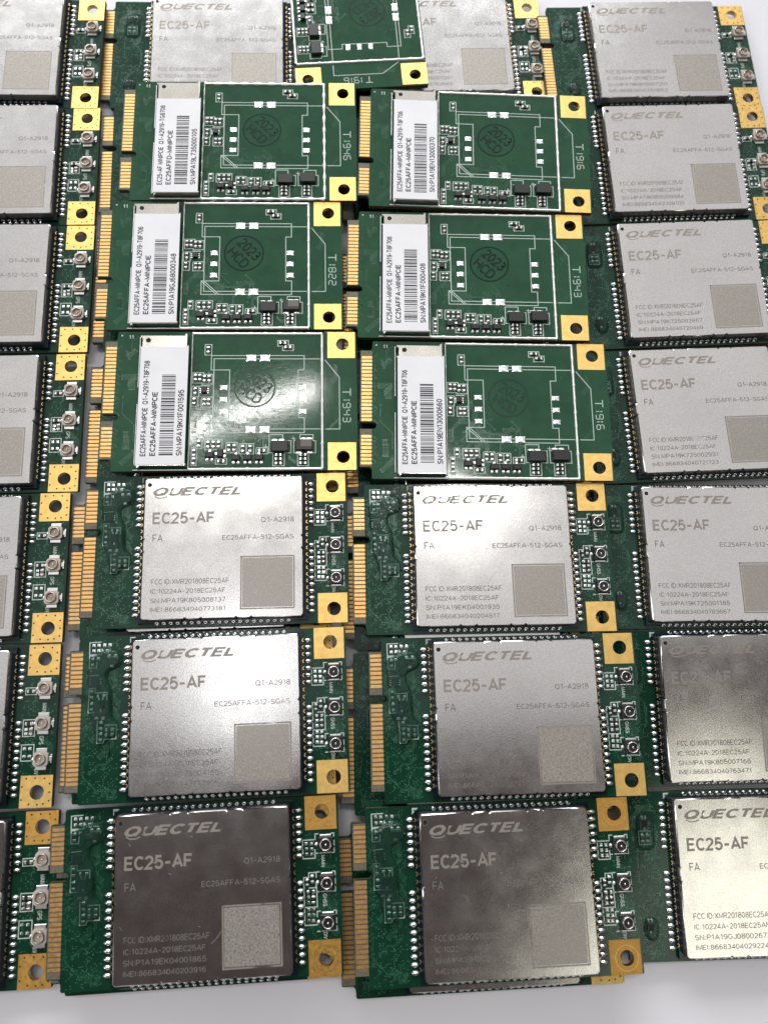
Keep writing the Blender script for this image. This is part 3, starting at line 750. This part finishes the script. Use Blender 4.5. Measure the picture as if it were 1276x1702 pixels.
            chips(r, [(6.3, 8.4), (7.3, 8.4)]); at(shared('sotp', lambda: None), 'transistor', r, 6.6, 23.7)
            put('glue_coat', shared('glue1', lambda: glue_mesh([(5.6, 4.4), (7.6, 4.2), (8.6, 5.2), (8.7, 8.5), (8.3, 10.3), (6.6, 10.6), (5.3, 9.9), (5.2, 6.5)], .6)), r)
            put('glue_coat', shared('glue2', lambda: glue_mesh([(5.9, 22.3), (7.4, 22.2), (8.2, 23.2), (8.1, 25.2), (7.2, 26.2), (5.9, 25.8), (5.3, 24.0)], .6)), r)
    return r

BAR_SEED = {}
def back_card(name_, pose, label, group, l1, l2, sn, date, stamp_rot=-30, stamp=1.0, seg=False, grey=False, worn=False):
    r = root(name_, pose, label, group)
    common(r, 'back', pads=(1, 2), pointed=False)
    put('silkscreen', silk_back(date), r)['kind'] = 'stuff'
    # underside module
    b = MB(); b.box(11.2, 0.7, 43, 29.2, -1.8, -1.0, 0); b.box(12, 1.3, 42.2, 28.6, -3.4, -1.8, 1)
    put('module_board', shared('under', lambda: b.mesh('module_board', ['mask_dark', 'shield'])), r)
    # metal can with paper label
    def can():
        q = MB(); o = rrect(7.3, 1.15, 17.25, 29.6, .5); q.plate([o], 0.0, 1.3, 1, bottom=False)
        inn = rrect(7.42, 1.27, 17.13, 29.48, .45); n = len(o)
        q.add([(x, y, 1.3) for x, y in o] + [(x, y, 1.42) for x, y in inn], [(i, (i + 1) % n, n + (i + 1) % n, n + i) for i in range(n)], 0, True)
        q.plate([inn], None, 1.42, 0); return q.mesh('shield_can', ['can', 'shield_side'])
    cn = put('shield_can', shared('can', can), r)
    b = MB(); b.disc(9.0, 2.72, .5, 1.428, 0, 16); b.ringflat(9.0, 2.72, .5, .6, 1.426, 1, 16)
    put('marker_hole', shared('canhole', lambda: b.mesh('marker_hole', ['hole', 'shield_side'])), cn)
    v0 = 5.6 if seg else 3.9
    q = MB(); q.plate([rrect(7.36, v0, 17.36, 29.15, .25)], 1.43, 1.53, 0, bottom=False)
    pl = put('paper_label', q.mesh('paper_label', ['paper']), r)
    q = MB(); hh = 1.536
    L1 = 20.0; q.text(l1, 8.45, 7.2 + (0.4 if seg else 0), 9.55, 27.2, hh, 0, 'up', 0.19)
    q.text(l2, 10.3, 13.9, 11.4, 27.15, hh, 0, 'up', 0.20); q.text(sn, 15.4, 13.4, 16.55, 27.1, hh, 0, 'up', 0.18)
    put('label_print', q.mesh('label_print', ['ink']), pl)
    rd = random.Random(sn); q = MB(); v = 10.2
    while v < 27.2:
        wd = rd.choice((.13, .13, .2, .27, .38)); 
        if v + wd > 27.3: break
        q.rect(12.1, v, 14.8, v + wd, hh, 0); v += wd + rd.choice((.12, .14, .2, .28))
    put('barcode', q.mesh('barcode', ['barink']), pl)
    # solder frame
    def frame(segm):
        q = MB(); rd = random.Random(3 if segm else 4)
        path = [(17.55, .62), (43.87, .62), (43.9, 29.5), (17.55, 29.5)]
        for (a, c) in ((path[0], path[1]), (path[1], path[2]), (path[2], path[3]), (path[3], path[0])):
            L = math.hypot(c[0] - a[0], c[1] - a[1]); n = int(L / .35); dx, dy = (c[0] - a[0]) / L, (c[1] - a[1]) / L; vs = []
            thin = a[0] < 18 and c[0] < 18
            for i in range(n + 1):
                t = L * i / n; ph = abs(((t / 2.95) % 1) - .5) * 2
                wd = .27 + (.12 * ph ** 8 if not segm else .17 * max(0, ph * 1.6 - .6)) + rd.uniform(-.015, .015)
                if segm: wd -= .04 * (1 - ph)
                if thin: wd *= .45
                hh_ = .24 + .14 * ph ** 5 + rd.uniform(-.02, .02); x, y = a[0] + dx * t, a[1] + dy * t
                for k in range(7):
                    an = math.pi * k / 6; s_ = math.cos(an) * wd; vs.append((x - dy * s_, y + dx * s_, .005 + hh_ * math.sin(an)))
            fs = [(i * 7 + k, (i + 1) * 7 + k, (i + 1) * 7 + k + 1, i * 7 + k + 1) for i in range(n) for k in range(6)]
            q.add(vs, fs, 0, True)
        # fence foot beside the can
        q.box(6.9, 29.62, 17.5, 29.78, 0, .5, 0, .05)
        q.box(7.05, 1.5, 7.22, 12.5, 0, .5, 0, .05); q.box(7.05, 16, 7.22, 28.6, 0, .5, 0, .05)
        for t in range(8): q.dome(8.2 + t * 1.15, 29.66, .45, .13, .42, 0, 0, 8, 3)
        return q.mesh('solder_frame', ['bead'])
    put('solder_frame', shared(('frame', seg), lambda: frame(seg)), r)
    # contact pads
    pm = shared('simpad', lambda: pads_mesh([(-1.0, -.7, 1.0, .7)])); ps = shared('simpad2', lambda: pads_mesh([(-.74, -.5, .74, .5)]))
    for p in ((29.5, 5.95), (32.27, 5.95), (29.6, 21.33), (32.37, 21.33)): at(pm, 'contact_pad', r, *p)
    for v in (12.35, 14.9, 17.5): at(ps, 'contact_pad', r, 24.08, v); at(ps, 'contact_pad', r, 39.98, v)
    chips(r, [(18.42, 10.2), (19.29, 10.2), (20.2, 10.45), (21.15, 10.45), (18.44, 13.1), (18.32, 15.3), (20.36, 15.45), (21.2, 15.45), (20.8, 4.2), (21.3, 24.4), (22.35, 24.4), (23.4, 24.4),
              (25.4, 25.1), (26.5, 25.1), (28.15, 25.3), (29.6, 25.3), (18.6, 26.1), (18.6, 27.8), (19.5, 24.2)], [(35.85, 2.65), (36.9, 3.65), (31.9, 25.75), (23.95, 27.88)], L=1.3, W=.62)
    chips(r, [], [(35.2, 26.65), (35.2, 27.5), (35.2, 28.35), (40.05, 26.65), (40.05, 27.5), (40.05, 28.35)], L=1.25, W=.55)
    at(shared('qfnb', lambda: qfn_mesh(1.15)), 'integrated_circuit', r, 20.2, 13.0)
    big = shared('big', lambda: transistor_mesh(3.3, 2.2, 1.0, [(-.32, -1), (0.08, -1)])); bg_ = shared('bigg', lambda: transistor_mesh(3.3, 2.2, 1.0, [(-.05, -1), (.3, -1), (-.33, 1), (.33, 1)], True))
    at(big, 'transistor', r, 35.5, 25.0)
    at(bg_ if grey else big, 'transistor', r, 40.3, 24.75)
    sm = shared('smallsot', lambda: transistor_mesh(1.6, 1.15, .8, [(0, -1), (-.3, 1), (.3, 1)]))
    for p in ((21.7, 26.6), (26.85, 27.2), (29.15, 27.2), (31.4, 27.2)): at(sm, 'transistor', r, *p)
    at(sm, 'transistor', r, 23.8, 26.3, math.pi / 2)
    # round ink stamp
    b = MB(); h = .0175
    b.ringflat(0, 0, 3.88, 4.2, h, 0, 40)
    b.text('2023', -2.9, -2.7, 2.9, -0.25, h, 0, 'h', 0.17); b.text('HCD', -2.6, 0.35, 2.6, 2.75, h, 0, 'h', 0.16)
    o = at(shared(('stamp', worn), lambda: b.mesh('ink_stamp', ['stampfaint' if worn else 'stampink'])), 'ink_stamp', r, 30.3, 12.4, R(stamp_rot))
    o['label'] = 'dark round ink stamp, partly rubbed away' if worn else 'dark round ink stamp'
    return r
# ------------------------------------------------------------------ the cards in the photograph (x, y, z, yaw, tilt x, tilt y) in mm and degrees
POSE = {
'A1':(-30.60,81.25,9.70,0.43,0.08,-0.03),
'A2':(-33.82,51.40,9.40,0.48,0.24,0.20),
'A3':(-30.91,21.22,9.40,0.27,0.13,0.38),
'B1':(20.78,79.48,9.90,-1.62,-0.11,-0.11),
'B2':(18.00,49.34,9.40,-1.11,-0.77,-0.82),
'B3':(20.56,19.07,9.40,-0.95,-0.73,-0.47),
'A4':(-32.91,-9.01,8.34,0.86,0.22,0.24),
'A5':(-33.10,-39.90,9.56,1.60,-0.12,0.05),
'A6':(-34.52,-70.21,8.36,2.05,0.99,-0.38),
'B4':(18.90,-11.05,8.51,0.22,-0.59,-0.19),
'B5':(21.87,-41.22,9.03,0.60,0.04,0.56),
'B6':(18.66,-71.29,8.55,1.00,0.60,1.27),
'L1':(-89.16,108.07,4.31,0.27,0.04,-0.24),
'L2':(-88.13,78.10,4.24,1.21,-0.10,-0.22),
'L3':(-87.45,48.28,4.46,0.76,0.06,0.02),
'L4':(-87.21,18.00,4.58,0.93,0.24,-0.15),
'L5':(-88.10,-11.94,4.41,1.13,0.06,-0.07),
'L6':(-87.72,-41.87,4.37,1.00,0.07,-0.06),
'L7':(-85.76,-72.33,3.92,1.67,0.36,0.11),
'C1':(64.49,110.23,3.92,2.17,-1.29,0.20),
'C2':(65.33,80.59,4.38,1.83,0.48,-0.68),
'C3':(66.23,50.24,4.61,1.87,0.27,-1.30),
'C4':(66.42,20.35,3.94,2.08,-0.26,-0.06),
'C5':(65.74,-10.37,4.05,-0.24,-0.05,-0.03),
'C6':(66.41,-40.23,4.23,0.41,4.0,0.01),
'C7':(66.39,-70.42,4.04,0.18,2.2,0.1),
'T1':(-38.80,110.00,2.72,0.99,-0.32,0.19),
'M2':(-36.90,80.70,3.50,1.57,-0.64,-0.14),
'M3':(-36.24,49.70,3.50,1.50,-0.67,-0.20),
'M4':(-35.39,18.53,3.50,0.46,0.71,0.36),
'M5':(-36.69,-10.81,4.00,1.39,-0.09,-0.09),
'M6':(-35.62,-40.43,4.88,1.34,-0.05,0.30),
'M7':(-35.03,-71.92,4.20,2.25,-0.90,-0.62),
'N2':(16.74,79.87,3.50,2.16,1.95,0.47),
'N3':(17.03,45.20,3.50,0.42,1.03,0.35),
'N4':(17.51,16.42,3.50,1.14,0.71,0.37),
'N5':(16.64,-13.61,4.75,0.37,0.20,0.25),
'N6':(16.44,-43.89,4.70,0.35,-0.08,0.22),
'N7':(16.15,-74.35,3.57,1.64,0.46,-0.28),
'D1':(-5.42,121.12,8.97,-85.98,0.41,-0.15),
'T2':(14.43,111.91,3.02,2.31,-0.76,0.11),
}
GF = 'modem cards lying shield side up'; GB = 'modem cards lying label side up'; GU = 'cards of the lower layer seen between the upper ones'
W = 'modem_card'
back_card(W, POSE['A1'], 'label-side-up green card, topmost in left middle column, white label ending 35000105', GB, 'EC25-AF MINIPCIE  Q1-A2919-TG8708', 'EC25AFFD-MINIPCIE', 'SN:MPA19L735000105', '1946', -46, seg=True)
back_card(W, POSE['A2'], 'label-side-up green card with serial ending 68000348 and date T 1822', GB, 'EC25AFFA-MINIPCIE  Q1-A2919-T8F706', 'EC25AFFA-MINIPCIE', 'SN:P1A19GJ68000348', '1822', -47, grey=True)
back_card(W, POSE['A3'], 'label-side-up green card with serial ending 1F001595, bright lamp glare across its mask', GB, 'EC25AFFA-MINIPCIE  Q1-A2919-T8F708', 'EC25AFFA-MINIPCIE', 'SN:MPA19KI1F001595', '1943', -35, grey=True, worn=True)
back_card(W, POSE['B1'], 'label-side-up green card, topmost in right middle column, serial ending EN13000370', GB, 'EC25AFFA-MINIPCIE  Q1-A2919-T8F706', 'EC25AFFA-MINIPCIE', 'SN:P1A19EN13000370', '1916', -42)
back_card(W, POSE['B2'], 'label-side-up green card with serial ending 1F000408 and smudged stamp', GB, 'EC25AFFA-MINIPCIE  Q1-A2919-T8F708', 'EC25AFFA-MINIPCIE', 'SN:MPA19KI1F000408', '1943', -44)
back_card(W, POSE['B3'], 'label-side-up green card with serial ending EN13000660, stamp nearly invisible', GB, 'EC25AFFA-MINIPCIE  Q1-A2919-T8F706', 'EC25AFFA-MINIPCIE', 'SN:P1A19EN13000660', '1916', -30, worn=True)
back_card(W, POSE['D1'], 'label-side-up card turned sideways at the top edge, gold pads pointing down', GB, 'EC25AFFA-MINIPCIE  Q1-A2919-T8F706', 'EC25AFFA-MINIPCIE', 'SN:P1A19EN13000412', '1916', -55)
front_card(W, POSE['A4'], 'shield-up card with bright silver shield, SN ending 805008137, glue blob left', GF, 'gnss', 'SN:MPA19K805008137', 'IMEI:866834040773181', seed=3)
front_card(W, POSE['A5'], 'shield-up card with half bright, half grey shield, SN ending 725004165', GF, 'gnss', 'SN:MPA19K725004165', 'IMEI:866834040733466', seed=4)
front_card(W, POSE['A6'], 'shield-up card with dark brownish shield and dull brown pads, SN ending EK04001865', GF, 'gnss', 'SN:P1A19EK04001865', 'IMEI:866834040203916', stained=True, scr=8, seed=5)
front_card(W, POSE['B4'], 'shield-up card with pale shield and golden engraving, SN ending EK04001935', GF, 'gnss', 'SN:P1A19EK04001935', 'IMEI:866834040204617', scr=6, seed=6)
front_card(W, POSE['B5'], 'shield-up card with smooth grey shield, SN ending GJ06002080', GF, 'gnss', 'SN:P1A19GJ06002080', 'IMEI:866834040286317', seed=8)
front_card(W, POSE['B6'], 'shield-up card with scratched shield fading dark to bright and speckled gold pads', GF, 'gnss', 'SN:MPA19K805007154', 'IMEI:866834040763410', stained=True, scr=9, seed=9)
LC = [('L1', 'left edge card at the top corner of the pile with three beige connectors', 'SN:MPA19K805007302', 'IMEI:866834040763612'),
      ('L2', 'left edge card, second down from the top left corner', 'SN:MPA19K805007318', 'IMEI:866834040763620'),
      ('L3', 'left edge card, third down, beside the label-side-up card dated T 1822', 'SN:MPA19K725002811', 'IMEI:866834040721040'),
      ('L4', 'left edge card, fourth down, pads beside exposed pointed gold fingers', 'SN:MPA19K725002902', 'IMEI:866834040721081'),
      ('L5', 'left edge card, fifth down, white shield edge and GPS print', 'SN:MPA19K725001203', 'IMEI:866834040703702'),
      ('L6', 'left edge card, sixth down, only a sliver of shield in view', 'SN:MPA19K725001190', 'IMEI:866834040703685'),
      ('L7', 'bottom left card whose beige connectors are half covered by the dark-shielded card', 'SN:MPA19K805007133', 'IMEI:866834040763430')]
for i, (k, lab, sn, im) in enumerate(LC): front_card(W, POSE[k], lab, GF, 'gps', sn, im, fingers=False, left=False, scr=5, stained=(k == 'L7'), seed=20 + i)
CC = [('C1', 'top right card with faded shield beside the white table edge', 'SN:MPA19K805007201', 'IMEI:866834043308052', {}),
      ('C2', 'right column card, second down, with smeared faint engraving', 'SN:MPA19K806009984', 'IMEI:866834043308100', {}),
      ('C3', 'right column card, third down, SN ending 725002867', 'SN:MPA19K725002867', 'IMEI:866834040720469', {}),
      ('C4', 'right column card, fourth down, SN ending 725002931', 'SN:MPA19K725002931', 'IMEI:866834040721123', {}),
      ('C5', 'right column card, fifth down, pale shield, SN ending 725001185', 'SN:MPA19K725001185', 'IMEI:866834040703667', {}),
      ('C6', 'right column card with nearly black reflecting shield, SN ending 805007166', 'SN:MPA19K805007166', 'IMEI:866834040763471', {}),
      ('C7', 'bottom right card with bright yellowish shield, SN ending GJ08002673', 'SN:P1A19GJ08002673', 'IMEI:866834040292241', {})]
for i, (k, lab, sn, im, kw) in enumerate(CC): front_card(W, POSE[k], lab, GF, 'gps', sn, im, fingers=(k in ('C1', 'C2')), scr=6, seed=40 + i, **kw)
front_card(W, POSE['T1'], 'top row card with faint shield, partly under the first label-side-up card', GF, 'gps', 'SN:MPA19K805007250', 'IMEI:866834040763555', seed=60)
front_card(W, POSE['T2'], 'top row card half covered by the sideways label-side-up card', GF, 'gps', 'SN:MPA19K805007261', 'IMEI:866834040763563', fingers=False, left=False, seed=61)
LOW = {'M2': 'lower-layer card showing gold fingers left of the label ending 35000105', 'M3': 'lower-layer card almost hidden under the card dated T 1822',
       'M4': 'lower-layer card with pointed gold fingers beside the serial 1F001595 card', 'M5': 'lower-layer card with pointed gold fingers beside the SN 805008137 card',
       'M6': 'lower-layer card with gold finger tips beside the SN 725004165 card', 'M7': 'lower-layer card hidden under the dark-shielded bottom card',
       'N2': 'lower-layer card glimpsed beside pads of the T 1946 card', 'N3': 'lower-layer card with fingers between the T 1822 and 1F000408 cards',
       'N4': 'lower-layer card with fingers between the two lowest label-side-up cards', 'N5': 'lower-layer card glimpsed between SN 805008137 and EK04001935 cards',
       'N6': 'lower-layer card with fingers between SN 725004165 and GJ06002080 cards', 'N7': 'lower-layer card jutting out at the bottom under the scratched-shield card'}
for k, lab in LOW.items(): front_card(W, POSE[k], lab, GU, 'gps', fingers=(k not in ('M7', 'N2')), full=False)

# ------------------------------------------------------------------ table
me = bpy.data.meshes.new('table_surface'); s_ = 1.6; me.from_pydata([(-s_, -s_, 0.0008), (s_, -s_, 0.0008), (s_, s_, 0.0008), (-s_, s_, 0.0008)], [], [(0, 1, 2, 3)]); me.materials.append(M['table'])
t = bpy.data.objects.new('floor', me); t.name = 'table_surface'; col.objects.link(t); t['kind'] = 'structure'; t['label'] = 'smooth white table under the circuit boards'
